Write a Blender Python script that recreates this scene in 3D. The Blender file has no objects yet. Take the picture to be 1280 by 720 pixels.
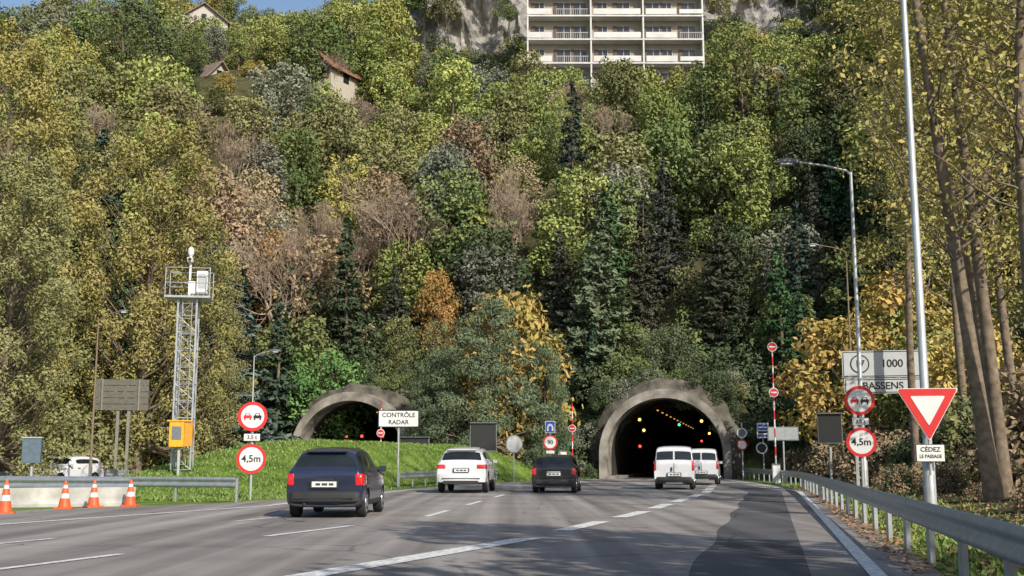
import bpy, bmesh, math, random
import numpy as np
from mathutils import Vector, Matrix, noise
random.seed(7)
scene = bpy.context.scene
COL = scene.collection
rad = math.radians

# ------------------------------------------------------------------ materials
def mat(name, col, rough=0.6, metal=0.0, var=0.15, scale=8.0, bump=0.0, coat=0.0, emit=None, estr=0.0, spec=0.5):
    m = bpy.data.materials.new(name); m.use_nodes = True
    nt = m.node_tree; b = nt.nodes["Principled BSDF"]
    b.inputs["Roughness"].default_value = rough
    b.inputs["Metallic"].default_value = metal
    b.inputs["Specular IOR Level"].default_value = spec
    if coat: b.inputs["Coat Weight"].default_value = coat; b.inputs["Coat Roughness"].default_value = 0.08
    tc = nt.nodes.new("ShaderNodeTexCoord")
    n = nt.nodes.new("ShaderNodeTexNoise"); n.inputs["Scale"].default_value = scale; n.inputs["Detail"].default_value = 6
    nt.links.new(tc.outputs["Object"], n.inputs["Vector"])
    r = nt.nodes.new("ShaderNodeValToRGB")
    r.color_ramp.elements[0].position = 0.3; r.color_ramp.elements[1].position = 0.7
    r.color_ramp.elements[0].color = (*[c*(1-var) for c in col], 1)
    r.color_ramp.elements[1].color = (*[min(1, c*(1+var)) for c in col], 1)
    nt.links.new(n.outputs["Fac"], r.inputs["Fac"]); nt.links.new(r.outputs["Color"], b.inputs["Base Color"])
    if bump:
        bp = nt.nodes.new("ShaderNodeBump"); bp.inputs["Strength"].default_value = bump; bp.inputs["Distance"].default_value = 0.03
        nt.links.new(n.outputs["Fac"], bp.inputs["Height"]); nt.links.new(bp.outputs["Normal"], b.inputs["Normal"])
    if emit:
        b.inputs["Emission Color"].default_value = (*emit, 1); b.inputs["Emission Strength"].default_value = estr
    return m

def foliage_mat():
    m = bpy.data.materials.new("foliage"); m.use_nodes = True
    nt = m.node_tree; nt.nodes.clear()
    N = nt.nodes.new; L = nt.links.new
    out = N("ShaderNodeOutputMaterial"); oi = N("ShaderNodeObjectInfo")
    at = N("ShaderNodeAttribute"); at.attribute_name = "tint"
    hsv = N("ShaderNodeHueSaturation")
    h = N("ShaderNodeMath"); h.operation = 'MULTIPLY_ADD'; h.inputs[1].default_value = -0.05; h.inputs[2].default_value = 0.525
    L(at.outputs["Fac"], h.inputs[0])
    v = N("ShaderNodeMath"); v.operation = 'MULTIPLY_ADD'; v.inputs[1].default_value = 0.9; v.inputs[2].default_value = 1.0
    L(at.outputs["Fac"], v.inputs[0])
    hsv.inputs["Saturation"].default_value = 0.88
    L(h.outputs[0], hsv.inputs["Hue"]); L(v.outputs[0], hsv.inputs["Value"]); L(oi.outputs["Color"], hsv.inputs["Color"])
    d = N("ShaderNodeBsdfDiffuse")
    L(hsv.outputs[0], d.inputs["Color"]); L(d.outputs[0], out.inputs["Surface"])
    return m

FOL = foliage_mat()
BARK = mat("bark", (0.17, 0.13, 0.09), 0.9, var=0.45, scale=5, bump=0.6)
STEEL = mat("galvanised_steel", (0.42, 0.44, 0.46), 0.45, 0.6, var=0.15, scale=6)
POLE = mat("pole_grey", (0.42, 0.44, 0.44), 0.5, 0.3, var=0.12, scale=5)
DARKM = mat("dark_metal", (0.05, 0.055, 0.06), 0.5, 0.2)
SGREY = mat("sign_back_grey", (0.16, 0.18, 0.19), 0.55, 0.3)
WHITE = mat("sign_white", (0.70, 0.70, 0.68), 0.4, var=0.05, scale=4)
RED = mat("sign_red", (0.62, 0.03, 0.03), 0.4, var=0.08, scale=4)
BLUE = mat("sign_blue", (0.03, 0.08, 0.40), 0.4, var=0.08)
BLACK = mat("sign_black", (0.015, 0.015, 0.015), 0.5)
ORANGE = mat("cone_orange", (0.72, 0.11, 0.03), 0.5, var=0.15)
YELLOW = mat("box_yellow", (0.66, 0.36, 0.02), 0.5, var=0.1)
CONC = mat("concrete", (0.235, 0.215, 0.185), 0.9, var=0.6, scale=1.1, bump=0.6)
CONCW = mat("pale_concrete", (0.40, 0.39, 0.36), 0.85, var=0.3, scale=2, bump=0.3)
TYRE = mat("tyre_rubber", (0.018, 0.018, 0.018), 0.85)
RIM = mat("rim_alloy", (0.45, 0.46, 0.48), 0.3, 0.8)
GLASS = mat("car_glass", (0.015, 0.02, 0.022), 0.05, 0.0, var=0.3, scale=2, spec=0.5)
PLAST = mat("black_plastic", (0.025, 0.026, 0.028), 0.6)
TAIL = mat("tail_lamp_red", (0.60, 0.012, 0.015), 0.15, coat=1.0)
ELAMP = mat("lamp_red_lit", (0.6, 0.02, 0.02), 0.3, emit=(1, 0.05, 0.03), estr=4)
EGREEN = mat("lamp_green_lit", (0.02, 0.6, 0.3), 0.3, emit=(0.05, 1, 0.45), estr=2.5)
EYEL = mat("lamp_amber_lit", (0.6, 0.5, 0.1), 0.3, emit=(1, 0.55, 0.12), estr=4)
EROW = mat("tunnel_lamp_lit", (0.6, 0.4, 0.1), 0.3, emit=(1, 0.5, 0.12), estr=0.8)

# ------------------------------------------------------------------ mesh builder
class MB:
    def __init__(s): s.v = []; s.f = []; s.m = []; s.sm = []
    def add(s, vs, fs, mi=0, smooth=False):
        o = len(s.v); s.v += [tuple(p) for p in vs]
        for f in fs: s.f.append(tuple(i+o for i in f)); s.m.append(mi); s.sm.append(smooth)
    def box(s, c, size, mi=0, rz=0.0, rx=0.0):
        hx, hy, hz_ = size[0]/2, size[1]/2, size[2]/2
        M = Matrix.Rotation(rz, 3, 'Z') @ Matrix.Rotation(rx, 3, 'X')
        vs = [M @ Vector((x*hx, y*hy, z*hz_)) + Vector(c) for x in (-1, 1) for y in (-1, 1) for z in (-1, 1)]
        s.add(vs, [(0,1,3,2),(4,6,7,5),(0,4,5,1),(2,3,7,6),(0,2,6,4),(1,5,7,3)], mi)
    def tube(s, pts, rs, n=8, mi=0, caps=True, smooth=True):
        pts = [Vector(p) for p in pts]; vs = []
        for i, p in enumerate(pts):
            d = (pts[min(i+1, len(pts)-1)] - pts[max(i-1, 0)]).normalized()
            ref = Vector((0, 0, 1)) if abs(d.z) < 0.9 else Vector((0, 1, 0))
            a = d.cross(ref).normalized(); b = d.cross(a).normalized()
            for k in range(n):
                t = 2*math.pi*k/n; vs.append(p + (a*math.cos(t) + b*math.sin(t))*rs[i])
        fs = []
        for i in range(len(pts)-1):
            for k in range(n):
                k2 = (k+1) % n; fs.append((i*n+k, i*n+k2, (i+1)*n+k2, (i+1)*n+k))
        s.add(vs, fs, mi, smooth)
        if caps:
            s.add(vs[:n], [tuple(range(n))], mi); s.add(vs[-n:], [tuple(reversed(range(n)))], mi)
    def cyl(s, p0, p1, r0, r1=None, n=12, mi=0): s.tube([p0, p1], [r0, r0 if r1 is None else r1], n, mi)
    def disc(s, c, r, th=0.02, mi=0, n=32): s.tube([(c[0], c[1], c[2]), (c[0], c[1]+th, c[2])], [r, r], n, mi, smooth=False)
    def prism(s, pts, y0, y1, mi=0):
        n = len(pts); vs = [(p[0], y0, p[1]) for p in pts] + [(p[0], y1, p[1]) for p in pts]
        fs = [tuple(range(n)), tuple(reversed(range(n, 2*n)))] + [(i, i+n, (i+1) % n+n, (i+1) % n) for i in range(n)]
        s.add(vs, fs, mi)
    def build(s, name, mats, loc=(0,0,0), rz=0.0, parent=None, bevel=0.0):
        me = bpy.data.meshes.new(name); me.from_pydata(s.v, [], s.f)
        for m in mats: me.materials.append(m)
        me.polygons.foreach_set("material_index", s.m); me.polygons.foreach_set("use_smooth", s.sm); me.update()
        bm = bmesh.new(); bm.from_mesh(me); bmesh.ops.recalc_face_normals(bm, faces=bm.faces); bm.to_mesh(me); bm.free()
        o = bpy.data.objects.new(name, me); COL.objects.link(o)
        o.location = loc; o.rotation_euler = (0, 0, rz)
        if parent: o.parent = parent
        if bevel:
            b = o.modifiers.new("bevel", 'BEVEL'); b.width = bevel; b.segments = 2; b.limit_method = 'ANGLE'
        return o

def empty(name, loc=(0,0,0), rz=0.0):
    e = bpy.data.objects.new(name, None); COL.objects.link(e); e.location = loc; e.rotation_euler = (0, 0, rz)
    e.empty_display_size = 0.3; return e

def text(body, size, loc, parent, m, name="lettering", sx=1.0):
    c = bpy.data.curves.new(name, 'FONT'); c.body = body; c.size = size; c.align_x = 'CENTER'; c.align_y = 'CENTER'
    c.extrude = 0.002; c.offset = size*0.018; c.materials.append(m)
    o = bpy.data.objects.new(name, c); COL.objects.link(o); o.parent = parent; o.location = loc
    o.rotation_euler = (math.pi/2, 0, 0); o.scale = (sx, 1, 1); return o

# ------------------------------------------------------------------ layout
A = rad(12); E1 = (math.cos(A), -math.sin(A)); E2 = (math.sin(A), math.cos(A))
PR = (10.4, 78.0); PL = (-11.3, 81.5)
def st(x, y):
    dx, dy = x-PR[0], y-PR[1]
    return dx*E1[0]+dy*E1[1], dx*E2[0]+dy*E2[1]
def wxy(s, t): return PR[0]+s*E1[0]+t*E2[0], PR[1]+s*E1[1]+t*E2[1]
SL, TL = st(*PL)
def ss(a, b, x):
    t = min(1, max(0, (x-a)/(b-a))); return t*t*(3-2*t)
def interp(tab, y): return float(np.interp(y, [p[0] for p in tab], [p[1] for p in tab]))
PAVL = [(-40,-38),(8,-20.5),(24,-14),(29,-11.6),(33,-8.4),(36,-7.3),(48,-5.0),(64,-1.0),(77.5,5.9)]
EDGEL = [(-40,-30),(8,-14.3),(21.8,-9.7),(30.8,-6.6),(48,-4.2),(64,-0.2),(77.5,6.9)]
EDGER = [(-40,-7.9),(45,11.2),(62,12.9),(77.5,14.0)]
PAVR = [(-40,-7.2),(45,11.9),(62,13.5),(77.5,14.6)]
RAILR = [(-40,-6.6),(40,10.55),(52,13.0),(64,14.6),(76.5,15.4)]
LCAR = [(-40,-62),(15,-36),(38,-25.5),(60,-17.3),(80.5,-11.6)]

def hz(x, y):
    s, t = st(x, y)
    t0 = 1.2 - 24*ss(10, 32, s) - 22*ss(-30, -55, s)
    q = t - t0; z = 0.0
    if q > 0:
        if q < 70: z = 0.72*q
        elif q < 95: z = 50.4+0.25*(q-70)
        elif q < 170: z = 56.6+(0.53+0.10*ss(-15, 25, x))*(q-95)
        else: z = 56.6+75*(0.53+0.10*ss(-15, 25, x))+0.05*(q-170)
        z *= ss(-1, 5, q)
        lat = min(abs(s), abs(s-SL))
        z = max(z, 6.9*ss(0, 3.2, q)*(1-ss(3.5, 9, lat)))
        z += min(1, q/14)*2.2*noise.noise(Vector((x*0.06, y*0.06, 3.1)))
    if 34 < y < 79:   # grass island between the carriageways
        xl = interp(PAVL, y)-0.6; xr = interp(LCAR, y)+4.6
        if xl > xr:
            u = (x-xr)/(xl-xr)
            if 0 < u < 1:
                w = min(1, (xl-xr)/6)
                z = max(z, 2.1*w*ss(0, 0.42, u)*(1-ss(0.62, 1, u)*1.0)*ss(38, 54, y)*(1-0.6*ss(70, 79, y)) + 0.06*noise.noise(Vector((x*0.8, y*0.8, 0))))
    r = x-interp(RAILR, y)-1.5
    if y < 80 and r > 0: z = max(z, min(2.5, 0.10*r)+0.12*noise.noise(Vector((x*0.5, y*0.5, 5)))*min(1, r))
    l = interp(LCAR, y)-4.5-x
    if y < 82 and l > 0: z = max(z, min(4, 0.16*l))
    return z

# ------------------------------------------------------------------ ground
def ground():
    xs = np.concatenate([np.linspace(-1500,-150,8)[:-1], np.arange(-150,-34,3.0), np.arange(-34,34,0.8), np.arange(34,150,3.0), np.linspace(150,1500,8)])
    ys = np.concatenate([np.linspace(-800,-40,6)[:-1], np.arange(-40,20,2.0), np.arange(20,92,0.8), np.arange(92,300,3.0), np.linspace(300,2200,8)])
    nx, ny = len(xs), len(ys)
    V = []; C = []
    for y in ys:
        for x in xs:
            z = hz(x, y) if (-150 <= y <= 600) else hz(x, 600 if y > 600 else -40)
            V.append((x, y, z))
            s, t = st(x, y)
            g = 1.0
            if t > 2 or x > interp(RAILR, y)+1.0: g = 0.0
            if s < SL-6 and t > -30 and t < 6: g = 0.55
            C.append(g)
    F = []
    for j in range(ny-1):
        for i in range(nx-1):
            ids = (j*nx+i, j*nx+i+1, (j+1)*nx+i+1, (j+1)*nx+i)
            kill = False
            for k in ids:
                s, t = st(V[k][0], V[k][1])
                for s0 in (0, SL):
                    if abs(s-s0) < 4.35 and -1.5 < t < 60 and V[k][2] < 5.9 and math.hypot(s-s0, max(0, V[k][2]-1.65)) < 4.35 and t > 0.2: kill = True
            if not kill: F.append(ids)
    me = bpy.data.meshes.new("ground"); me.from_pydata(V, [], F)
    at = me.attributes.new("grass", 'FLOAT', 'POINT'); at.data.foreach_set("value", C)
    for p in me.polygons: p.use_smooth = True
    m = bpy.data.materials.new("ground_soil_grass"); m.use_nodes = True; nt = m.node_tree; N = nt.nodes.new; L = nt.links.new
    b = nt.nodes["Principled BSDF"]; b.inputs["Roughness"].default_value = 0.95; b.inputs["Specular IOR Level"].default_value = 0.1
    tc = N("ShaderNodeTexCoord")
    n1 = N("ShaderNodeTexNoise"); n1.inputs["Scale"].default_value = 1.0; n1.inputs["Detail"].default_value = 9
    L(tc.outputs["Object"], n1.inputs["Vector"])
    def ramp(c0, c1, src):
        r = N("ShaderNodeValToRGB"); r.color_ramp.elements[0].position = .35; r.color_ramp.elements[1].position = .65
        r.color_ramp.elements[0].color = (*c0, 1); r.color_ramp.elements[1].color = (*c1, 1); L(src, r.inputs["Fac"]); return r
    gr = ramp((0.07,0.125,0.022), (0.17,0.24,0.045), n1.outputs["Fac"])
    so = ramp((0.045,0.042,0.022), (0.09,0.085,0.04), n1.outputs["Fac"])
    a = N("ShaderNodeAttribute"); a.attribute_name = "grass"
    mx = N("ShaderNodeMix"); mx.data_type = 'RGBA'
    L(a.outputs["Fac"], mx.inputs["Factor"]); L(so.outputs[0], mx.inputs["A"]); L(gr.outputs[0], mx.inputs["B"])
    L(mx.outputs["Result"], b.inputs["Base Color"])
    bp = N("ShaderNodeBump"); bp.inputs["Strength"].default_value = 0.8; bp.inputs["Distance"].default_value = 0.15
    L(n1.outputs["Fac"], bp.inputs["Height"]); L(bp.outputs[0], b.inputs["Normal"])
    me.materials.append(m)
    o = bpy.data.objects.new("ground", me); COL.objects.link(o)
ground()

# ------------------------------------------------------------------ roads
def asphalt(name, base, streak_dir):
    m = bpy.data.materials.new(name); m.use_nodes = True; nt = m.node_tree; N = nt.nodes.new; L = nt.links.new
    b = nt.nodes["Principled BSDF"]; b.inputs["Roughness"].default_value = 0.82; b.inputs["Specular IOR Level"].default_value = 0.35
    tc = N("ShaderNodeTexCoord")
    fine = N("ShaderNodeTexNoise"); fine.inputs["Scale"].default_value = 40; fine.inputs["Detail"].default_value = 8
    L(tc.outputs["Object"], fine.inputs["Vector"])
    big = N("ShaderNodeTexNoise"); big.inputs["Scale"].default_value = 0.5; big.inputs["Detail"].default_value = 6
    L(tc.outputs["Object"], big.inputs["Vector"])
    mp = N("ShaderNodeMapping"); mp.inputs["Rotation"].default_value = (0, 0, streak_dir); mp.inputs["Scale"].default_value = (1.3, 0.025, 1)
    L(tc.outputs["Object"], mp.inputs["Vector"])
    stn = N("ShaderNodeTexNoise"); stn.inputs["Scale"].default_value = 1.0; stn.inputs["Detail"].default_value = 4
    L(mp.outputs[0], stn.inputs["Vector"])
    def madd(src, k, add):
        q = N("ShaderNodeMath"); q.operation = 'MULTIPLY_ADD'; L(src, q.inputs[0]); q.inputs[1].default_value = k
        if isinstance(add, float): q.inputs[2].default_value = add
        else: L(add, q.inputs[2])
        return q.outputs[0]
    v = madd(fine.outputs["Fac"], 0.4, -0.75); v = madd(big.outputs["Fac"], 0.8, v); v = madd(stn.outputs["Fac"], 2.3, v)
    vo = N("ShaderNodeTexVoronoi"); vo.feature = 'DISTANCE_TO_EDGE'; vo.inputs["Scale"].default_value = 0.22
    wn = N("ShaderNodeVectorMath"); wn.operation = 'ADD'
    L(tc.outputs["Object"], wn.inputs[0]); L(big.outputs["Color"], wn.inputs[1]); L(wn.outputs[0], vo.inputs["Vector"])
    cr = N("ShaderNodeMath"); cr.operation = 'LESS_THAN'; cr.inputs[1].default_value = 0.006; L(vo.outputs["Distance"], cr.inputs[0])
    v = madd(cr.outputs[0], -0.35, v)
    mul = N("ShaderNodeVectorMath"); mul.operation = 'SCALE'; mul.inputs[0].default_value = base; L(v, mul.inputs["Scale"])
    L(mul.outputs[0], b.inputs["Base Color"])
    bp = N("ShaderNodeBump"); bp.inputs["Strength"].default_value = 0.5; bp.inputs["Distance"].default_value = 0.01
    L(fine.outputs["Fac"], bp.inputs["Height"]); L(bp.outputs[0], b.inputs["Normal"])
    return m
ASPH = asphalt("asphalt", (0.235, 0.215, 0.200), rad(12))
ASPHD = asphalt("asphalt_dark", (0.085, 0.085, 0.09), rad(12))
PAINT = mat("road_paint", (0.64, 0.64, 0.62), 0.7, var=0.4, scale=14)

def sheet(name, left, right, y0, y1, z, m, step=1.0):
    V = []; F = []; y = y0; k = 0
    while y <= y1+1e-6:
        V += [(left(y), y, z), (right(y), y, z)]
        if k: F.append((2*k-2, 2*k-1, 2*k+1, 2*k))
        k += 1; y += step
    me = bpy.data.meshes.new(name); me.from_pydata(V, [], F); me.materials.append(m)
    o = bpy.data.objects.new(name, me); COL.objects.link(o); return o
sheet("main_road", lambda y: interp(PAVL, y), lambda y: interp(PAVR, y), -40, 77.5, 0.008, ASPH, 0.5)
sheet("opposite_road", lambda y: interp(LCAR, y)-4.4, lambda y: interp(LCAR, y)+4.4, -40, 80.5, 0.008, ASPH, 0.5)
sheet("dark_lane_strip", lambda y: interp(EDGER, y)-2.0-0.05*math.sin(y), lambda y: interp(EDGER, y)-0.7, 4, 62, 0.012, ASPHD, 0.5)  # sheet of darker asphalt colour laid beside the right edge line

def markings():
    mb = MB()
    def strip(tab, w, y0, y1, dash=None):
        y = y0
        while y < y1:
            ye = min(y1, y+(dash[0] if dash else 1.0))
            n = 3 if dash else 1
            for i in range(n):
                ya, yb = y+(ye-y)*i/n, y+(ye-y)*(i+1)/n; xa, xb = interp(tab, ya), interp(tab, yb)
                mb.add([(xa-w/2, ya, 0.017), (xa+w/2, ya, 0.017), (xb+w/2, yb, 0.017), (xb-w/2, yb, 0.017)], [(0,1,2,3)])
            y = ye+(dash[1] if dash else 0)
    strip(EDGEL, 0.20, -40, 77); strip(EDGER, 0.18, -40, 77)
    LB = [(-40,-20),(9,-3.4),(12.4,-2.07),(18,0.25),(27,3.0),(44,7.4),(62,10.9)]
    strip(LB, 0.42, -40, 18); strip(LB, 0.36, 20, 58, (3, 1.6))
    LA = [(-40,-24),(10,-6.7),(12.9,-5.7),(25,-1.85),(43,-0.1),(60,4.5),(77,10.4)]
    strip(LA, 0.15, -40, 77, (3, 3.5))
    LC = [(8,-10.2),(25,-4.9),(30,-3.5)]
    strip(LC, 0.12, 8, 30, (2.5, 5))
    L2 = [(p[0], p[1]) for p in LCAR]
    strip(L2, 0.16, -40, 80, (3, 6)); strip([(p[0], p[1]-3.7) for p in L2], 0.18, -40, 80); strip([(p[0], p[1]+3.7) for p in L2], 0.18, -40, 80)
    mb.build("road_marking", [PAINT])
markings()

# ------------------------------------------------------------------ tunnels
def tunnel(name, P, signals):
    e = empty(name, (P[0], P[1], 0), -A)
    ri, ro, zc = 3.80, 4.42, 1.62
    def prof(r, n=28):
        pts = [(r, -0.3), (r, zc*0.5)]
        pts += [(r*math.cos(math.pi*i/n), zc+r*math.sin(math.pi*i/n)) for i in range(n+1)]
        pts += [(-r, zc*0.5), (-r, -0.3)]; return pts
    a, b = prof(ri), prof(ro); n = len(a)
    mb = MB()
    y0, y1, y2 = -0.8, 2.2, 70
    vs = [(p[0]*1.03, y0+0.0, p[1]) for p in a] + [(p[0], y0, p[1]) for p in b] + [(p[0], y1, p[1]) for p in b] + [(p[0], y0+1.8, p[1]) for p in a] + [(p[0], y2, p[1]) for p in a]
    fs = []; fd = []
    for i in range(n-1):
        fs += [(i, i+1, n+i+1, n+i), (n+i, n+i+1, 2*n+i+1, 2*n+i), (i, i+1, 3*n+i+1, 3*n+i)]
        fd.append((3*n+i, 3*n+i+1, 4*n+i+1, 4*n+i))
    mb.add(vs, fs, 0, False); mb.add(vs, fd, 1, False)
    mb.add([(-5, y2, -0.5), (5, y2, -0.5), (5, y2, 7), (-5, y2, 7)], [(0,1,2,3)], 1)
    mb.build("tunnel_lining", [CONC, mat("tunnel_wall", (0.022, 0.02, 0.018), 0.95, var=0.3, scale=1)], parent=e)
    hw = MB(); c = prof(ro-0.02); d = prof(5.3)
    d = [(x*(1.0+0.05*noise.noise(Vector((x, z, P[0])))), z*0.97+0.5*noise.noise(Vector((x*0.8, z*0.8, P[0])))) for x, z in d]
    V = [(p[0], 0.6, p[1]) for p in c] + [(p[0], 1.0, p[1]) for p in d] + [(p[0], 3.6, p[1]-.2) for p in d]
    hw.add(V, [(i, i+1, n+i+1, n+i) for i in range(n-1)] + [(n+i, n+i+1, 2*n+i+1, 2*n+i) for i in range(n-1)])
    hw.build("headwall", [mat("mossy_stone", (0.10, 0.09, 0.07), 0.95, var=0.6, scale=1.5, bump=0.8)], parent=e)
    rd = MB(); rd.box((0, 34, -0.05), (2*ri, 72, 0.12)); rd.box((-ri+0.4, 34, 0.1), (0.8, 71.5, 0.2), 1); rd.box((ri-0.4, 34, 0.1), (0.8, 71.5, 0.2), 1)
    rd.build("tunnel_road", [ASPHD, CONC], parent=e)
    lm = MB()
    for k in range(12):
        lm.box((-1.2, 9+4.5*k, 5.0), (0.12, 0.5, 0.08), 5)
    for (x, z, y, mi) in signals:
        lm.box((x, y+0.12, z), (0.36, 0.2, 0.38), 4); lm.disc((x, y, z), 0.10, 0.03, mi, 16)
    lm.box((0, 6, 5.15), (5.2, 0.1, 0.1), 4)
    lm.build("tunnel_lamps", [EYEL, ELAMP, EGREEN, EYEL, BLACK, EROW], parent=e)
tunnel("tunnel_portal", PR, [(-2.0, 4.1, 3, 3), (-1.9, 3.4, 5, 3), (0.2, 4.0, 12, 2), (2.3, 4.0, 4, 3), (2.2, 3.5, 20, 3), (2.9, 1.5, 8, 1), (-2.6, 2.3, 9, 1), (0.9, 3.1, 34, 1), (-.6, 1.2, 40, 1), (.4, 1.0, 46, 1), (-.2, 1.3, 30, 3)])
tunnel("tunnel_portal", PL, [(-1.6, 3.0, 3, 1), (-0.4, 3.0, 3, 1), (1.2, 3.0, 3, 1), (-2.3, 2.6, 12, 1), (2.2, 3.2, 12, 1)])

# ------------------------------------------------------------------ guardrails, barrier, cones
def guardrail(name, pts, side=1, post=2.0):
    mb = MB()
    prof = [(0,.43),(.03,.45),(.045,.49),(.03,.53),(-.01,.565),(-.01,.595),(.03,.63),(.045,.67),(.03,.71),(0,.73)]
    P = [Vector(p) for p in pts]; out = [P[0]]
    for i in range(len(P)-1):
        d = (P[i+1]-P[i]).length; k = max(1, int(d/post))
        for j in range(1, k+1): out.append(P[i].lerp(P[i+1], j/k))
    vs = []
    for i, p in enumerate(out):
        d = (out[min(i+1, len(out)-1)]-out[max(0, i-1)]).normalized(); nn = Vector((-d.y, d.x))*side
        for o_, z in prof: vs.append((p.x+nn.x*(o_+0.06), p.y+nn.y*(o_+0.06), z))
    n = len(prof); fs = []
    for i in range(len(out)-1):
        for k in range(n-1): fs.append((i*n+k, i*n+k+1, (i+1)*n+k+1, (i+1)*n+k))
    mb.add(vs, fs, 0, True)
    for p in out:
        z0 = hz(p.x, p.y)-0.3
        mb.box((p.x, p.y, (0.70+z0)/2), (0.06, 0.11, 0.70-z0), 0)
    return mb.build(name, [STEEL])
guardrail("guardrail", [(interp(RAILR, y), y) for y in (-10, 5, 20, 40, 46, 52, 58, 64, 70, 76)], side=1)
guardrail("guardrail", [(-19, 37.5), (-12, 35.2), (-8.0, 33.6)], side=-1)
guardrail("guardrail", [(-17, 33.5), (-13, 32.3), (-10.5, 31.8)], side=-1)
guardrail("guardrail", [(-4.9, 50), (-3.2, 58), (-0.9, 66)], side=-1)
guardrail("guardrail", [(-30, 41), (-23.5, 52), (-20, 60)], side=-1)

def barrier():
    mb = MB(); pts = [Vector((-15.5, 29.6)), Vector((-12.8, 30.4)), Vector((-10.2, 31.3))]
    prof = [(-.24,0),(-.24,.08),(-.12,.2),(-.08,.5),(.08,.5),(.12,.2),(.24,.08),(.24,0)]
    vs = []; n = len(prof)
    for i, p in enumerate(pts):
        d = (pts[min(i+1, 2)]-pts[max(0, i-1)]).normalized(); nn = Vector((-d.y, d.x))
        vs += [(p.x+nn.x*a, p.y+nn.y*a, z) for a, z in prof]
    fs = [(i*n+k, i*n+k+1, (i+1)*n+k+1, (i+1)*n+k) for i in range(2) for k in range(n-1)] + [tuple(range(n)), tuple(range(2*n, 3*n))]
    mb.add(vs, fs); mb.build("concrete_barrier", [CONCW])
barrier()
def cone(x, y, h=0.72):
    mb = MB(); mb.box((0,0,0.02), (0.42,0.42,0.04), 0)
    def r(t): return 0.155*(1-t)+0.03*t
    for a, b, mi in ((0,.34,0),(.34,.52,1),(.52,.72,0),(.72,.84,1),(.84,1,0)):
        mb.tube([(0,0,0.04+a*h), (0,0,0.04+b*h)], [r(a), r(b)], 20, mi, caps=(b == 1))
    mb.build("traffic_cone", [ORANGE, WHITE], (x, y, 0.012), random.uniform(0, 1))
cone(-11.6, 26.5); cone(-11.25, 29.1, .65); cone(-10.85, 30.0, .65); cone(-10.1, 30.6, .65)

# ------------------------------------------------------------------ signs
def no_overtake(mb, z, r=0.46, y=-0.08):
    mb.disc((0, y, z), r, 0.02, 1); mb.disc((0, y-0.006, z), r*0.78, 0.02, 2)
    for sx, mi in ((-1, 1), (1, 3)):
        cx = sx*r*0.33; k = r/0.46
        mb.prism([(cx-.125*k, z-.06*k), (cx+.125*k, z-.06*k), (cx+.125*k, z+.02*k), (cx+.085*k, z+.04*k), (cx+.06*k, z+.10*k), (cx-.06*k, z+.10*k), (cx-.085*k, z+.04*k), (cx-.125*k, z+.02*k)], y-0.012, y-0.004, mi)
        mb.box((cx-.085*k, y-0.008, z-.085*k), (.045*k, .008, .06*k), mi); mb.box((cx+.085*k, y-0.008, z-.085*k), (.045*k, .008, .06*k), mi)
        mb.prism([(cx-.055*k, z+.035*k), (cx+.055*k, z+.035*k), (cx+.04*k, z+.08*k), (cx-.04*k, z+.08*k)], y-0.016, y-0.011, 2)
SM = [POLE, RED, WHITE, BLACK, BLUE, SGREY]
def height_post(x, y, z1, zp, z2, rz):
    mb = MB(); mb.cyl((0,0,-0.3), (0,0,z1+0.4), 0.04); no_overtake(mb, z1)
    mb.box((0,-0.065,zp), (0.52,0.02,0.24), 3); mb.box((0,-0.072,zp), (0.49,0.02,0.21), 2)
    mb.disc((0,-0.08,z2), 0.46, 0.02, 1); mb.disc((0,-0.086,z2), 0.365, 0.02, 2)
    o = mb.build("height_limit_sign", SM, (x, y, 0), rz)
    text("4,5m", 0.30, (0,-0.092,z2), o, BLACK); text("3,5 t", 0.17, (0,-0.086,zp), o, BLACK); return o
height_post(-8.15, 36, 2.58, 1.93, 1.26, 0.1)
height_post(10.95, 36, 3.08, 2.42, 1.78, -0.2)
def yield_sign(x, y):
    mb = MB(); zt, zb, w = 2.70, 1.60, 0.63
    def tri(s, yy, mi, c=(0, 2.33)):
        p = [(-w, zt), (w, zt), (0, zb)]; cx, cz = c
        p = [((a-cx)*s+cx, (b-cz)*s+cz) for a, b in p]
        q = []
        for i in range(3):
            P0, P1, P2 = Vector(p[i-1]), Vector(p[i]), Vector(p[(i+1) % 3])
            a_ = P1+(P0-P1).normalized()*0.07*s; b_ = P1+(P2-P1).normalized()*0.07*s
            for t in (0, .33, .66, 1): q.append(tuple(a_*(1-t)**2+P1*2*t*(1-t)+b_*t*t))
        mb.prism(q, yy, yy+0.02, mi)
    tri(1.0, -0.16, 2); tri(0.965, -0.167, 1); tri(0.56, -0.174, 2)
    mb.box((0,-0.15,1.36), (0.58,0.02,0.36), 3); mb.box((0,-0.157,1.36), (0.555,0.02,0.335), 2)
    mb.box((0,-0.10,2.45), (0.25,0.08,0.05)); mb.box((0,-0.10,1.36), (0.25,0.08,0.05))
    mb.cyl((0,-0.09,0.9), (0,-0.09,2.6), 0.03)
    o = mb.build("yield_sign", SM, (x, y, 0), -0.12)
    text("CÉDEZ", 0.13, (0,-0.170,1.43), o, BLACK); text("LE PASSAGE", 0.10, (0,-0.170,1.29), o, BLACK, sx=0.85)
yield_sign(8.68, 23.95)
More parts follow.
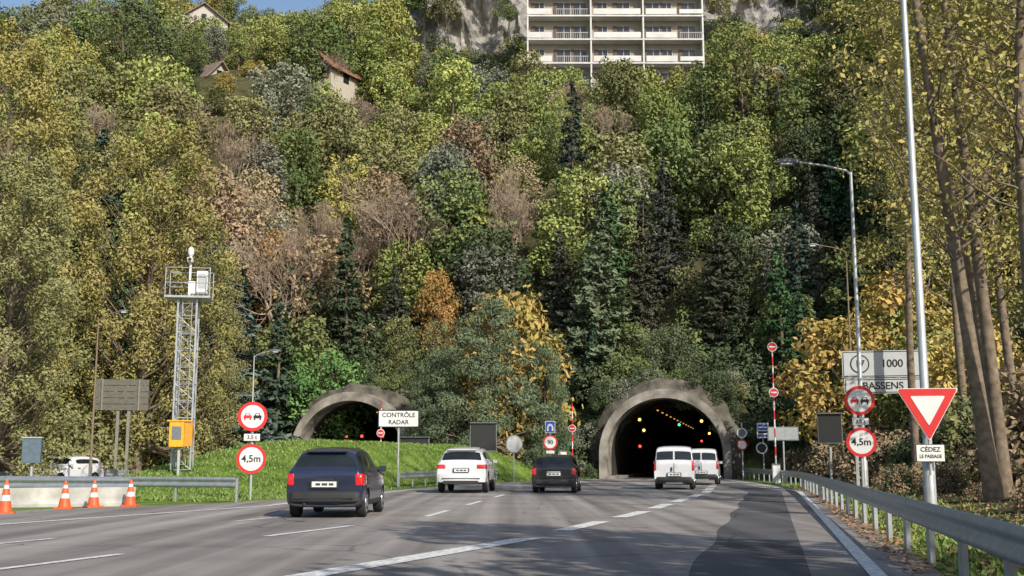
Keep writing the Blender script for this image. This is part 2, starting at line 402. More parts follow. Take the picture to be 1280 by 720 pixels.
def direction_sign():
    mb = MB(); w = 3.05
    mb.box((0,0,5.0), (w,0.05,1.06), 2); mb.box((0,0,4.13), (w-.1,0.05,0.60), 2)
    for zc_, hh, ww in ((5.0,1.06,w),(4.13,.60,w-.1)):
        for dz in (-1, 1): mb.box((0,-0.028,zc_+dz*(hh/2-.05)), (ww-.1,0.006,0.03), 3)
        for dx in (-1, 1): mb.box((dx*(ww/2-.05),-0.028,zc_), (0.03,0.006,hh-.13), 3)
    mb.tube([(-0.85,-0.027,5.0), (-0.85,-0.034,5.0)], [0.37,0.37], 24, 3, smooth=False)
    mb.tube([(-0.85,-0.032,5.0), (-0.85,-0.040,5.0)], [0.32,0.32], 24, 2, smooth=False)
    for x in (-1.1, 1.1): mb.box((x,0.07,2.3), (0.12,0.09,5.8), 0)
    o = mb.build("direction_sign", [POLE, RED, mat("sign_dull_white", (.48,.50,.50), .5, var=.08, scale=2), BLACK, BLUE, SGREY], (14.65, 45, 0), -0.2)
    text("17", 0.38, (-0.85,-0.043,5.0), o, BLACK); text("1000 m", 0.42, (0.6,-0.030,5.0), o, BLACK); text("BASSENS", 0.40, (0.0,-0.030,4.12), o, BLACK)
direction_sign()
def radar_sign():
    mb = MB(); mb.cyl((0,0,-0.2), (0,0,3.3), 0.045)
    mb.box((0,-0.06,3.02), (1.78,0.03,0.74), 3); mb.box((0,-0.068,3.02), (1.70,0.03,0.67), 2)
    o = mb.build("speed_camera_sign", SM, (-4.95, 50, 0), 0.05)
    text("CONTRÔLE", 0.27, (0,-0.086,3.17), o, BLACK); text("RADAR", 0.27, (0,-0.086,2.86), o, BLACK)
radar_sign()
def speed_sign(x, y):
    mb = MB(); mb.cyl((0,0,-0.2), (0,0,3.7), 0.045)
    mb.disc((0,-0.08,2.35), 0.46, 0.02, 1); mb.disc((0,-0.086,2.35), 0.36, 0.02, 2)
    mb.box((0,-0.07,3.3), (0.62,0.03,0.74), 2); mb.box((0,-0.078,3.3), (0.56,0.03,0.68), 4)
    mb.prism([(-.2,3.05),(-.2,3.3),(-.14,3.45),(0,3.52),(.14,3.45),(.2,3.3),(.2,3.05),(.1,3.05),(.1,3.3),(0,3.38),(-.1,3.3),(-.1,3.05)], -0.103, -0.095, 2)
    mb.box((0,-0.07,1.75), (0.5,0.02,0.18), 2)
    o = mb.build("speed_limit_sign", SM, (x, y, 0), -0.05); text("90", 0.36, (0,-0.092,2.34), o, BLACK)
speed_sign(2.4, 72)
mb = MB(); mb.cyl((0,0,-.2),(0,0,2.6),.045,mi=0); mb.disc((0,-.08,2.15),.52,.025,5); mb.disc((0,-.087,2.15),.46,.02,0); mb.box((0,-.05,2.15),(.7,.03,.05),5)
mb.build("round_sign", SM, (0.1, 66, 0), 0.3)
def vms(name, x, y, z, w, h, rz=0.0):
    mb = MB(); mb.box((0,0,z), (w,0.22,h), 5); mb.box((0,-0.115,z), (w*.94,0.02,h*.93), 3)
    mb.cyl((0,0.1,-.3), (0,0.1,z), 0.06)
    mb.box((0,-.05,z+h/2+.02),(w+.06,.4,.04),5)
    return mb.build(name, SM, (x, y, 0), rz, bevel=0.01)
vms("variable_message_sign", -1.6, 64, 2.5, 1.5, 1.55, 0.05)
vms("variable_message_sign", 14.0, 50.5, 2.6, 1.05, 1.3, -0.15)
vms("small_panel_sign", -5.6, 66, 2.3, 1.7, 0.45)
mb = MB(); mb.cyl((0,.05,-.2),(0,.05,3.2),.05); mb.box((0,0,2.75),(1.75,.05,.8),5); mb.box((0,-.03,2.75),(1.65,.02,.7),0)
mb.build("panel_sign", [POLE, RED, WHITE, BLACK, BLUE, SGREY], (15.6, 66, 0), -0.2)
def portal_signs(x, y):
    mb = MB()
    for px in (-.75, .55): mb.cyl((px,0.05,-.2), (px,0.05,3.6), .045)
    mb.disc((-.75,-.03,2.95), .32, .02, 2); mb.disc((-.75,-.036,2.95), .25, .02, 5)
    mb.disc((-.75,-.03,2.2), .32, .02, 1); mb.disc((-.75,-.036,2.2), .25, .02, 2)
    mb.box((.55,-.02,3.1), (.72,.03,.95), 2)
    for k in range(4): mb.box((.55,-.04,2.78+.21*k), (.6,.01,.13), 4 if k != 1 else 3)
    mb.disc((.45,-.03,2.0), .36, .02, 2); mb.disc((.45,-.036,2.0), .28, .02, 3)
    mb.build("tunnel_regulation_sign", SM, (x, y, 0), -0.2)
portal_signs(15.3, 72.5)
def boom(name, x, y, h, lean=0.0, d=None):
    mb = MB(); mb.box((0,0,0.5), (0.38,0.38,1.0), 2); mb.box((0,-.02,1.03), (0.42,0.42,0.06), 5)
    n = int((h-1)/0.45)
    for i in range(n):
        a, b = 1+(h-1)*i/n, 1+(h-1)*(i+1)/n
        mb.tube([(lean*a/h, -0.06, a), (lean*b/h, -0.06, b)], [0.04, 0.04], 10, 1 if i % 2 else 2)
    for z in d or []:
        mb.disc((lean*z/h, -0.16, z), 0.25, 0.05, 2, 20); mb.disc((lean*z/h, -0.17, z), 0.21, 0.05, 1, 20); mb.box((lean*z/h, -0.175, z), (0.3, 0.02, 0.07), 2)
    mb.build(name, SM, (x, y, 0), -0.1)
boom("road_barrier_boom", 13.75, 60, 7.6, 0.0, [7.15, 4.75]); boom("road_barrier_boom", 3.95, 75, 4.9, 0.0, [3.3]); boom("road_barrier_boom", -8.1, 71, 4.9, 0.0, [2.9])
mb = MB(); mb.box((0,0,.9),(.55,.4,1.8),0); mb.box((0,-.21,1.2),(.4,.02,.5),5); mb.box((0,0,1.83),(.6,.46,.06),5)
mb.build("control_cabinet", [WHITE, RED, WHITE, BLACK, BLUE, SGREY], (3.3, 75.6, 0), 0, bevel=.01)

def rear_sign():
    mb = MB()
    for x in (-.15, .35): mb.box((x, .06, 2.2), (.14, .12, 5.0), 0)
    for k in range(5): mb.box((0, -0.02, 3.45+.3*k), (2.5, .05, .27), 5); mb.box((0, .03, 3.45+.3*k+.1), (2.5, .05, .05), 0)
    for k in (-.9, .8): mb.box((k, -.08, 4.05), (.08, .08, 1.5), 0)
    mb.build("road_sign_seen_from_behind", [mat("galv_dull", (.22,.22,.19), .6, .3), RED, WHITE, BLACK, BLUE, mat("sign_back_tan", (.13,.125,.10), .6, .2)], (-18.8, 55, 0.3), 0.15)
rear_sign()
mb = MB(); mb.cyl((0,.06,-.2),(0,.06,1.6),.05); mb.box((0,0,1.45),(.62,.3,.85),1); mb.box((0,0,1.9),(.68,.36,.05),0)
mb.build("roadside_cabinet", [POLE, mat("cab_blue_grey",(.10,.14,.18),.5)], (-16.7, 40, 0.1), .2, bevel=.01)

# ------------------------------------------------------------------ lamps
def lamp(name, x, y, h, arm, dirx, r=0.085, rise=0.35, hs=1.0, m0=None):
    z0 = hz(x, y); mb = MB(); H = h-z0
    mb.box((0,0,0.02), (.4,.4,.06)); mb.tube([(0,0,0),(0,0,1.2),(0,0,1.25),(0,0,H)], [r*1.35,r*1.3,r,r*.6], 14)
    mb.tube([(0,0,H-.1),(dirx*.15,0,H+.05),(dirx*arm*.5,0,H+.05+rise*.5),(dirx*arm,0,H+rise)], [r*.55,r*.5,r*.42,r*.4], 10)
    mb.tube([(dirx*(arm-.05),0,H+rise),(dirx*(arm+.15*hs),0,H+rise+.02),(dirx*(arm+.5*hs),0,H+rise+.03),(dirx*(arm+.75*hs),0,H+rise)], [.05*hs,.10*hs,.11*hs,.04*hs], 12, 1)
    mb.box((dirx*(arm+.4*hs),0,H+rise-.07*hs), (.4*hs,.16*hs,.04), 2)
    mb.box((0,-r,.7),(.1,.04,.4),1)
    return mb.build(name, [m0 or POLE, SGREY, WHITE], (x, y, z0))
lamp("street_lamp", 8.72, 24.1, 13.6, 2.2, -1, 0.095)
lamp("street_lamp", 11.62, 38, 11.0, 1.8, -1)
BRP = mat("rusty_pole", (.20,.15,.10), .7, .2)
lamp("street_lamp", 17.9, 60, 12.3, 1.5, -1, .06, .35, .7, BRP)
lamp("street_lamp", -15.9, 70, 7.6, 1.0, 1, .06, .3, .8)
lamp("street_lamp", -18.3, 50, 7.4, .9, 1, .055, .35, .5, BRP)
lamp("street_lamp", -20.5, 72, 9.3, 1.3, 1, .05, .3, .7, BRP)

# ------------------------------------------------------------------ camera tower
def tower(x, y):
    e = empty("surveillance_camera_tower", (x, y, hz(x, y)), 0.15)
    mb = MB(); w, H = .36, 6.7
    cs = [(-w,-w),(w,-w),(w,w),(-w,w)]
    for a, b in cs: mb.box((a, b, H/2), (.07,.07,H))
    n = 10
    for k in range(n):
        z0, z1 = H*k/n, H*(k+1)/n
        for i in range(4):
            a, b = cs[i], cs[(i+1) % 4]
            mb.cyl((a[0],a[1],z0), (b[0],b[1],z0), .018, n=6)
            p, q = (a, b) if k % 2 else (b, a)
            mb.cyl((p[0],p[1],z0), (q[0],q[1],z1), .018, n=6)
    for k in range(22): mb.cyl((-.18,-w-.05,.3*k+.2), (.18,-w-.05,.3*k+.2), .012, n=6)
    for xx in (-.18, .18): mb.cyl((xx,-w-.05,.1), (xx,-w-.05,H), .018, n=6)
    mb.build("lattice_mast", [STEEL], parent=e)
    pf = MB(); pf.box((0,0,H+.05), (1.75,1.3,.08))
    for a in (-.85,.85):
        for b in (-.62,.62): pf.cyl((a,b,H), (a,b,H+1.2), .022, n=6)
    for zz in (.6, 1.2):
        for b in (-.62,.62): pf.cyl((-.85,b,H+zz), (.85,b,H+zz), .02, n=6)
        for a in (-.85,.85): pf.cyl((a,-.62,H+zz), (a,.62,H+zz), .02, n=6)
    for k in range(9): pf.cyl((-.85+.2125*k,-.62,H), (-.85+.2125*k,-.62,H+.18), .01, n=5)
    pf.build("platform", [STEEL], parent=e)
    c = MB(); c.box((.5,0,H+.7), (.42,.4,.9), 0); c.box((.5,-.21,H+.75), (.3,.02,.6), 2); c.box((.1,.1,H+.5), (.3,.3,.5), 0)
    c.cyl((.0,0,H), (.0,0,H+1.75), .05, mi=0); c.box((.0,-.08,H+1.6), (.2,.36,.18), 0); c.tube([(.0,-.0,H+1.75),(.0,0,H+1.85),(.0,0,H+2.05),(0,0,H+2.15)], [.05,.12,.12,.04], 14, 0); c.disc((.0,-.3,H+1.6), .07, .03, 1, 12)
    c.build("camera_and_cabinet", [WHITE, BLACK, POLE], parent=e, bevel=.01)
tower(-12.9, 45)
mb = MB(); mb.box((0,0,.5),(.1,.1,1.2),2); mb.box((-.1,0,1.55),(.55,.45,.95),0); mb.box((.33,0,1.55),(.3,.4,.9),1); mb.box((-.1,-.23,1.6),(.35,.02,.5),3); mb.box((0,0,2.06),(.95,.52,.06),0)
mb.build("emergency_call_box", [YELLOW, mat("box_orange", (.7,.26,.02), .5), POLE, SGREY], (-12.75, 44, hz(-12.75, 44)), .2, bevel=.02)

# ------------------------------------------------------------------ vehicles
def car(name, loc, heading, W, sta, paint, wheels, wr, rearwin, windsh, sides, lights, plate, bumper, extras=None):
    e = empty(name, (loc[0], loc[1], 0.012), -heading); slots = [paint, GLASS, PLAST]
    bm = bmesh.new(); K = 9; rings = []
    for (y, w, zb, zbelt, zr, wr_) in sta:
        thin = zr-zbelt < .16
        if not thin: zr += .035
        E_ = (w*.975, zbelt)
        g = (wr_, zr-(.02 if thin else .045))
        f1 = (E_[0]-(E_[0]-g[0])*.12, zbelt+(g[1]-zbelt)*.12); f = (E_[0]+(g[0]-E_[0])*.82, zbelt+(g[1]-zbelt)*.88)
        half = [(w*.55, zb), (w*.94, zb+.01), (w*.995, zb+.13), (w*1.01, zb+(zbelt-zb)*.60), E_, f1, f, g, (wr_*.55, zr)]
        rings.append([bm.verts.new((x, y, z)) for x, z in half] + [bm.verts.new((-x, y, z)) for x, z in reversed(half)])
    n = 2*K; F = {}
    for i in range(len(rings)-1):
        for k in range(n):
            k2 = (k+1) % n; fa = bm.faces.new((rings[i][k], rings[i][k2], rings[i+1][k2], rings[i+1][k])); F[(i, k)] = fa
            if k in (0, 1, n-2, n-3): fa.material_index = 2
    for ring in (rings[0], rings[-1]):
        for k in range(K-1): bm.faces.new((ring[k], ring[k+1], ring[n-2-k], ring[n-1-k]))
    bmesh.ops.recalc_face_normals(bm, faces=bm.faces)
    def inset(keys, th):
        fs = [F[k] for k in keys]; bmesh.ops.inset_region(bm, faces=fs, thickness=th, depth=-.01, use_even_offset=True)
        for f in fs: f.material_index = 1
    for i in (rearwin, windsh): inset([(i, k) for k in range(6, 11)], .04)
    inset([(i, 5) for i in sides], .02); inset([(i, n-7) for i in sides], .02)
    for f in bm.faces: f.smooth = True
    me = bpy.data.meshes.new("body"); bm.to_mesh(me); bm.free()
    for m in slots: me.materials.append(m)
    o = bpy.data.objects.new("body_tmp", me); COL.objects.link(o)
    sb = o.modifiers.new("s", 'SUBSURF'); sb.levels = 2; sb.render_levels = 2
    cb = MB()
    for y in wheels:
        for sx in (-1, 1): cb.tube([(sx*(W-.26), y, wr+.01), (sx*(W+.3), y, wr+.01)], [wr*1.15]*2, 32, 2, smooth=False)
    co = cb.build("cut_tmp", slots)
    bo = o.modifiers.new("b", 'BOOLEAN'); bo.object = co; bo.operation = 'DIFFERENCE'; bo.solver = 'EXACT'
    dg = bpy.context.evaluated_depsgraph_get(); dg.update()
    me2 = bpy.data.meshes.new_from_object(o.evaluated_get(dg))
    o.modifiers.remove(bo)
    lb = MB()
    for (x, y, z, a, b, c) in lights:
        for s_ in (-1, 1): lb.box((s_*x, y, z), (a, b, c), 0)
    lo = lb.build("lamp_tmp", [TAIL])
    lo.modifiers.new("bv", 'BEVEL').width = .02
    dp = o.modifiers.new("d", 'DISPLACE'); dp.strength = .012; dp.mid_level = 0
    bi = lo.modifiers.new("b", 'BOOLEAN'); bi.object = o; bi.operation = 'INTERSECT'; bi.solver = 'EXACT'
    dg = bpy.context.evaluated_depsgraph_get(); dg.update()
    me3 = bpy.data.meshes.new_from_object(lo.evaluated_get(dg))
    me3.materials.clear(); me3.materials.append(TAIL)
    me3.polygons.foreach_set("material_index", [0]*len(me3.polygons))
    for q in (o, co, lo): bpy.data.objects.remove(q)
    ob = bpy.data.objects.new("body", me2); COL.objects.link(ob); ob.parent = e
    ol = bpy.data.objects.new("tail_lamps", me3); COL.objects.link(ol); ol.parent = e
    print(name, len(me2.polygons), len(me3.polygons))
    wm = MB()
    for y in wheels:
        for sx in (-1, 1):
            xo = sx*(W-.015); xi = sx*(W-.21)
            wm.tube([(xi,y,wr),(xi+sx*.02,y,wr),(xo-sx*.03,y,wr),(xo,y,wr)], [wr*.93, wr, wr, wr*.93], 30, 0)
            wm.tube([(xo-sx*.01,y,wr),(xo+sx*.006,y,wr)], [wr*.66, wr*.64], 24, 1, smooth=False)
            for k in range(5):
                a = 2*math.pi*k/5+.3; c = (xo+sx*.004, y+math.cos(a)*wr*.4, wr+math.sin(a)*wr*.4)
                wm.tube([c, (c[0]+sx*.006, c[1], c[2])], [wr*.13]*2, 10, 0, smooth=False)
            wm.tube([(xo,y,wr),(xo+sx*.016,y,wr)], [wr*.13]*2, 12, 1)
    wm.build("wheels", [TYRE, RIM], parent=e)
    t = MB(); y0, z0, hh, painted = bumper
    bw = W*.985; P = []
    for x, dy in ((-bw, .32), (-bw*.97, .10), (-bw*.82, .015), (-bw*.4, -.01), (0, -.015), (bw*.4, -.01), (bw*.82, .015), (bw*.97, .10), (bw, .32)): P.append((x, y0+dy))
    vs = []
    for x, yy in P: vs += [(x*.98, yy+.03, z0-hh/2), (x, yy, z0-hh/2+.03), (x, yy, z0+hh/2-.03), (x*.97, yy+.05, z0+hh/2), (x*.8, yy+.25, z0+hh/2), (x*.8, yy+.25, z0-hh/2)]
    fs = []
    for i in range(len(P)-1):
        for k in range(6): fs.append((i*6+k, i*6+(k+1) % 6, (i+1)*6+(k+1) % 6, (i+1)*6+k))
    fs += [tuple(range(6)), tuple(range(len(vs)-6, len(vs)))]
    t.add(vs, fs, 3, True)
    t.box((0, y0-.012, z0-.02), (W*1.5, .02, .03), 2)
    t.box((.0, plate[0]+.01, plate[1]), (.60, .02, .16), 2); t.box((0, plate[0], plate[1]), (.52, .02, .115), 1)
    for xx, ww in ((-.13, .10), (.01, .12), (.15, .10)): t.box((xx, plate[0]-.010, plate[1]), (ww, .006, .05), 5)
    t.cyl((-.5*W, y0+.04, z0-hh/2-.02), (-.5*W, y0+.4, z0-hh/2-.02), .028, mi=5)
    L = sta[-1][0]
    for sx in (-1, 1):
        t.box((sx*(W+.06), L*.66, sta[3][3]+.05), (.16, .09, .13), 0); t.box((sx*(W-.03), L*.67, sta[3][3]+.01), (.12, .06, .05), 2)
        t.box((sx*(W*1.0), L*.50, sta[3][3]-.1), (.04, .16, .03), 2); t.box((sx*(W*1.0), L*.27, sta[3][3]-.1), (.04, .16, .03), 2)
        t.box((sx*W*.7, L-.12, .62), (.32, .16, .14), 1)
    for b_ in extras or []: t.box(b_[0], b_[1], b_[2])
    t.build("trim", [paint, WHITE, PLAST, paint if painted else PLAST, TAIL, DARKM, GLASS], parent=e, bevel=.015)
    return e
NAVY = mat("paint_navy", (0.022, 0.030, 0.065), .28, .3, var=.08, coat=.8)
PWHITE = mat("paint_white", (0.66, 0.67, 0.68), .3, 0, var=.04, coat=.8)
PBLACK = mat("paint_black", (0.018, 0.018, 0.021), .25, .1, var=.08, coat=.8)
HATCH = [(.03,.66,.30,.62,.66,.55),(.0,.78,.24,.80,.86,.68),(.04,.81,.22,.93,.99,.70),(.28,.825,.21,.96,1.37,.54),(.75,.83,.2,.955,1.45,.57),(1.5,.83,.2,.945,1.47,.585),(2.1,.83,.2,.93,1.42,.57),(2.85,.82,.2,.92,.99,.66),(3.35,.81,.22,.84,.89,.6),(3.68,.76,.24,.7,.75,.55),(3.78,.64,.3,.56,.6,.5)]
car("hatchback_car", (-3.95, 24.3), rad(1.5), .82, HATCH, NAVY, (.62, 3.08), .29, 2, 6, (3, 4, 5), [(.76,.1,.80,.22,.6,.24)], (-.03,.70), (-.06,.44,.24,False), [((0,-.02,.80),(.4,.03,.04),2),((0,.24,1.385),(.85,.14,.03),0),((.05,.10,1.04),(.34,.015,.015),2)])
SUV = [(.03,.78,.44,.74,.78,.66),(.0,.90,.36,.94,1.0,.76),(.06,.94,.33,1.08,1.14,.78),(.50,.955,.31,1.12,1.60,.64),(1.1,.96,.3,1.12,1.69,.67),(2.0,.96,.3,1.11,1.71,.68),(2.75,.96,.3,1.10,1.64,.66),(3.5,.95,.3,1.08,1.16,.74),(4.2,.94,.32,1.0,1.06,.7),(4.65,.88,.34,.84,.9,.6),(4.8,.72,.4,.66,.7,.55)]
car("suv_car", (-1.9, 43), rad(4), .95, SUV, PWHITE, (.85, 3.75), .38, 2, 6, (3, 4, 5), [(.78,.1,.98,.38,.6,.15)], (-.03,.84), (-.07,.56,.34,True), [((0,-.05,.40),(1.3,.16,.12),2),((0,.44,1.60),(1.1,.22,.03),0),((.66,1.6,1.68),(.04,1.8,.03),2),((-.66,1.6,1.68),(.04,1.8,.03),2)])
MINI = [(.03,.70,.28,.58,.62,.6),(.0,.80,.22,.80,.88,.68),(.04,.83,.2,.92,.99,.72),(.22,.84,.2,.95,1.32,.63),(.85,.84,.18,.95,1.40,.65),(1.5,.84,.18,.94,1.41,.65),(2.1,.84,.18,.93,1.37,.63),(2.65,.83,.18,.92,.98,.68),(3.2,.82,.2,.87,.91,.62),(3.55,.78,.22,.74,.79,.56),(3.7,.66,.3,.58,.62,.5)]
car("compact_car", (1.55, 43), rad(7), .84, MINI, PBLACK, (.6, 3.05), .30, 2, 6, (3, 4, 5), [(.74,.1,.80,.17,.6,.24)], (-.03,.70), (-.05,.42,.24,True), [((0,-.02,.79),(.5,.02,.02),1)])
VAN = [(.03,.76,.34,.62,.66,.66),(.0,.815,.27,1.0,1.06,.74),(.02,.83,.25,1.04,1.12,.755),(.10,.83,.25,1.06,1.68,.715),(.28,.83,.25,1.06,1.77,.71),(1.2,.83,.25,1.06,1.80,.71),(2.4,.83,.25,1.03,1.75,.69),(3.1,.83,.25,1.0,1.12,.72),(3.6,.82,.27,.9,.98,.66),(3.92,.78,.28,.74,.8,.58),(4.02,.66,.32,.58,.62,.5)]
for lc, hd in (((6.75, 48), rad(10)), ((9.45, 57.5), rad(12))):
    car("van", lc, hd, .83, VAN, PWHITE, (.72, 3.3), .31, 2, 6, (4, 5), [(.80,.1,1.0,.12,.6,.42)], (-.03,.62), (-.05,.42,.22,False), [((0,.012,.85),(.018,.03,.5),2),((0,.07,1.38),(.07,.05,.46),0),((-.10,-.005,.85),(.06,.04,.16),2)])
car("parked_car", (-20.5, 56), rad(198), .84, MINI, PWHITE, (.7, 3.1), .30, 2, 6, (3, 4, 5), [(.74,.1,.80,.17,.6,.2)], (-.03,.70), (-.05,.42,.24,True))

# ------------------------------------------------------------------ foliage generators
def quads(pos, nor, size, rng, asp=.55):
    n = len(pos); r = rng.normal(size=(n, 3)); t = np.cross(nor, r); t /= np.linalg.norm(t, axis=1)[:, None]+1e-9
    b = np.cross(nor, t); s = (size*rng.uniform(.6, 1.35, n))[:, None]
    return np.stack([pos-t*s, pos-b*s*asp, pos+t*s, pos+b*s*asp], 1).reshape(-1, 3)
def make_mesh(name, bark, LV, tint, mats=None):
    bv = np.array(bark.v, dtype=float).reshape(-1, 3) if bark.v else np.zeros((0, 3))
    V = np.concatenate([bv, LV]); nb = len(bv); nl = len(LV)//4
    bl = [i for f in bark.f for i in f]; bs = np.cumsum([0]+[len(f) for f in bark.f])[:-1] if bark.f else np.zeros(0)
    loops = np.concatenate([np.array(bl, dtype=np.int32), np.arange(nl*4, dtype=np.int32)+nb]).astype(np.int32)
    starts = np.concatenate([bs, len(bl)+4*np.arange(nl)]).astype(np.int32)
    me = bpy.data.meshes.new(name); me.vertices.add(len(V)); me.vertices.foreach_set("co", V.astype(np.float32).ravel())
    me.loops.add(len(loops)); me.loops.foreach_set("vertex_index", loops)
    me.polygons.add(len(starts)); me.polygons.foreach_set("loop_start", starts)
    for m in mats or [FOL, BARK]: me.materials.append(m)
    mi = np.concatenate([np.ones(len(bark.f), dtype=np.int32), np.zeros(nl, dtype=np.int32)]); me.polygons.foreach_set("material_index", mi)
    me.update(calc_edges=True); me.validate()
    at = me.attributes.new("tint", 'FLOAT', 'POINT'); at.data.foreach_set("value", np.concatenate([np.zeros(nb), np.repeat(tint, 4)]).astype(np.float32))
    return me
def clumps(rng, C, R, N, size, flat=.8, jit=.6, asp=.55):
    P = []; NN = []; T = []
    w = R**2; w = w/w.sum()
    for c, r, k in zip(C, R, (w*N).astype(int)):
        d = rng.normal(size=(k, 3)); d /= np.linalg.norm(d, axis=1)[:, None]
        rr = r*(rng.uniform(0, 1, k)**.30)*rng.uniform(.85, 1.2, k)
        P.append(c+d*rr[:, None]*np.array([1, 1, flat])); q = d+rng.normal(size=(k, 3))*jit+np.array([0, 0, .35]); NN.append(q/np.linalg.norm(q, axis=1)[:, None])
        T.append(np.clip(.5*rng.uniform()+.5*rng.uniform(0, 1, k), 0, 1))
    return quads(np.concatenate(P), np.concatenate(NN), size, rng, asp), np.concatenate(T)
def limb(mb, p0, p1, r0, r1, rng, n=4, sides=5, sag=.08):
    p0 = np.array(p0, float); p1 = np.array(p1, float); L = np.linalg.norm(p1-p0); pts = []
    for i in range(n+1):
        t = i/n; p = p0*(1-t)+p1*t; p = p+rng.normal(size=3)*L*.03*(0 < i < n); p[2] += math.sin(t*math.pi)*L*-sag; pts.append(p)
    mb.tube(pts, [r0*(1-i/n)+r1*i/n for i in range(n+1)], sides, 1, caps=False)
def deciduous(name, seed, H, R, base=.28, ncl=34, nleaf=6000, ls=.2, cr=(.24,.42), shape='round', asp=.55, trunk_r=None, flat=.8):
    rng = np.random.default_rng(seed); mb = MB(); tr = trunk_r or H*.016
    lean = rng.normal(size=2)*H*.03
    T = [np.array([lean[0]*t*t, lean[1]*t*t, H*.85*t-.6*(t == 0)]) for t in np.linspace(0, 1, 7)]
    mb.tube(T, [tr*(1.25-1.1*t) for t in np.linspace(0, 1, 7)], 8, 1, caps=False)
    C = []; RR = []; ph = rng.uniform(0, 6.28, 3)
    for i in range(ncl):
        u = (i+rng.uniform())/ncl
        if shape == 'round': w = math.sqrt(max(.06, 1-((u-.42)/.62)**2))
        elif shape == 'cone': w = min(1, (1-u)**.6+.12)
        else: w = math.sqrt(max(.05, 1-((u-.4)/.64)**2))*.9
        a = i*2.4+rng.uniform(-.6, .6); irr = 1+.22*math.sin(2*a+ph[0])+.15*math.sin(3*a+u*5+ph[1])
        r = R*w*irr*rng.uniform(.35, 1)**.6; cr_ = R*rng.uniform(*cr)*(.55+.45*w)
        z = H*(base+(1-base)*u)-cr_*.5
        c = np.array([r*math.cos(a)*.85+lean[0]*u, r*math.sin(a)*.85+lean[1]*u, z]); C.append(c); RR.append(cr_)
        zt = max(.12*H, z-.55*r-.08*H); tt = min(1, zt/(H*.85)); p0 = np.array([lean[0]*tt*tt, lean[1]*tt*tt, zt])
        limb(mb, p0, c, tr*.42*(1.1-u), .02, rng, 3, 4)
    LV, tint = clumps(rng, np.array(C), np.array(RR), nleaf, ls, asp=asp, flat=flat)
    return make_mesh(name, mb, LV, tint)
def conifer(name, seed, H, R, nleaf=5500, ls=.22, asp=.35):
    rng = np.random.default_rng(seed); mb = MB(); mb.tube([(0,0,-.5),(0,0,H*.5),(0,0,H)], [H*.016,H*.009,.02], 7, 1, caps=False)
    P = []; NN = []; T = []; lev = int(H/.42); br = []
    for k in range(lev):
        u = (k+.5)/lev; z = H*(.06+.93*u); L = R*(1-u)**.85*rng.uniform(.85, 1.1)+.15; nb = int(rng.integers(6, 10))
        for j in range(nb): br.append((z+rng.uniform(-.15, .15), rng.uniform(0, 6.28), L*rng.uniform(.65, 1.12)))
    tl = sum(b[2] for b in br)
    for z, a, L in br:
        k = max(6, int(nleaf*L/tl)); s = rng.uniform(.15, 1, k)**.8; lat = rng.normal(size=k)*.16*L*(1.15-s)
        x = math.cos(a)*L*s-math.sin(a)*lat; y = math.sin(a)*L*s+math.cos(a)*lat; zz = z-L*.30*s+.16*L*s*s+rng.normal(size=k)*.06-abs(lat)*.3
        P.append(np.stack([x, y, zz], 1)); q = np.stack([np.full(k, math.cos(a)*.5), np.full(k, math.sin(a)*.5), np.full(k, .8)], 1)+rng.normal(size=(k, 3))*.5
        NN.append(q/np.linalg.norm(q, axis=1)[:, None]); T.append(np.clip(.4*rng.uniform()+.6*rng.uniform(0, 1, k), 0, 1))
    return make_mesh(name, mb, quads(np.concatenate(P), np.concatenate(NN), ls, rng, asp), np.concatenate(T))
def bare(name, seed, H, R, nleaf=400):
    rng = np.random.default_rng(seed); mb = MB(); tips = []
    def grow(p, d, L, r, lvl):
        q = p+d*L; m = (p+q)/2+rng.normal(size=3)*L*.05
        mb.tube([p, m, q], [r, r*.85, r*.65], 5 if lvl < 2 else 3, 1, caps=False)
        if lvl >= 6 or L < .25: tips.append(q); return
        for k in range(int(rng.integers(2, 5)) if lvl else 6):
            dd = d+rng.normal(size=3)*(.42 if lvl else .5)+np.array([0, 0, .18]); dd /= np.linalg.norm(dd)
            grow(p+d*L*rng.uniform(.55, 1), dd, L*rng.uniform(.6, .82), max(.012, r*.55), lvl+1)
    grow(np.array([0., 0, -.3]), np.array([0, 0, 1.]), H*.3, H*.016, 0)
    tips = np.array(tips); idx = rng.integers(0, len(tips), nleaf); P = tips[idx]+rng.normal(size=(nleaf, 3))*.25
    n = rng.normal(size=(nleaf, 3)); n /= np.linalg.norm(n, axis=1)[:, None]
    return make_mesh(name, mb, quads(P, n, .11, rng), rng.uniform(0, 1, nleaf), [FOL, TWIG])
TWIG = mat("twig_bark", (0.36, 0.28, 0.21), .9, var=.3, scale=3)

DEC = [deciduous("dec%d" % i, 10+i, H, R, base=b_, ncl=nc, nleaf=5800, ls=.19) for i, (H, R, b_, nc) in enumerate([(10,3.9,.2,44),(11,3.5,.22,50),(9,4.2,.16,40),(12,3.4,.2,56),(10,3.2,.14,46),(9,3.6,.2,30)])]
THIN = [deciduous("thin%d" % i, 40+i, 11, 3.2, base=.3, ncl=46, nleaf=3400, ls=.14, cr=(.16,.3)) for i in range(2)]
CON = [conifer("con%d" % i, 60+i, H, R) for i, (H, R) in enumerate([(12,2.7),(11,3.1),(13,2.5)])]
PINE = [deciduous("pine%d" % i, 70+i, 10, 4.0, base=.04, ncl=70, nleaf=22000, ls=.12, shape='cone', asp=.3, cr=(.2,.30), flat=.5) for i in range(2)]
BARE = [bare("bare%d" % i, 80+i, 11, 4) for i in range(2)]
SHR = [deciduous("shrub%d" % i, 90+i, 2.6, 1.7, base=.0, ncl=16, nleaf=2200, ls=.105, cr=(.3,.5)) for i in range(3)]
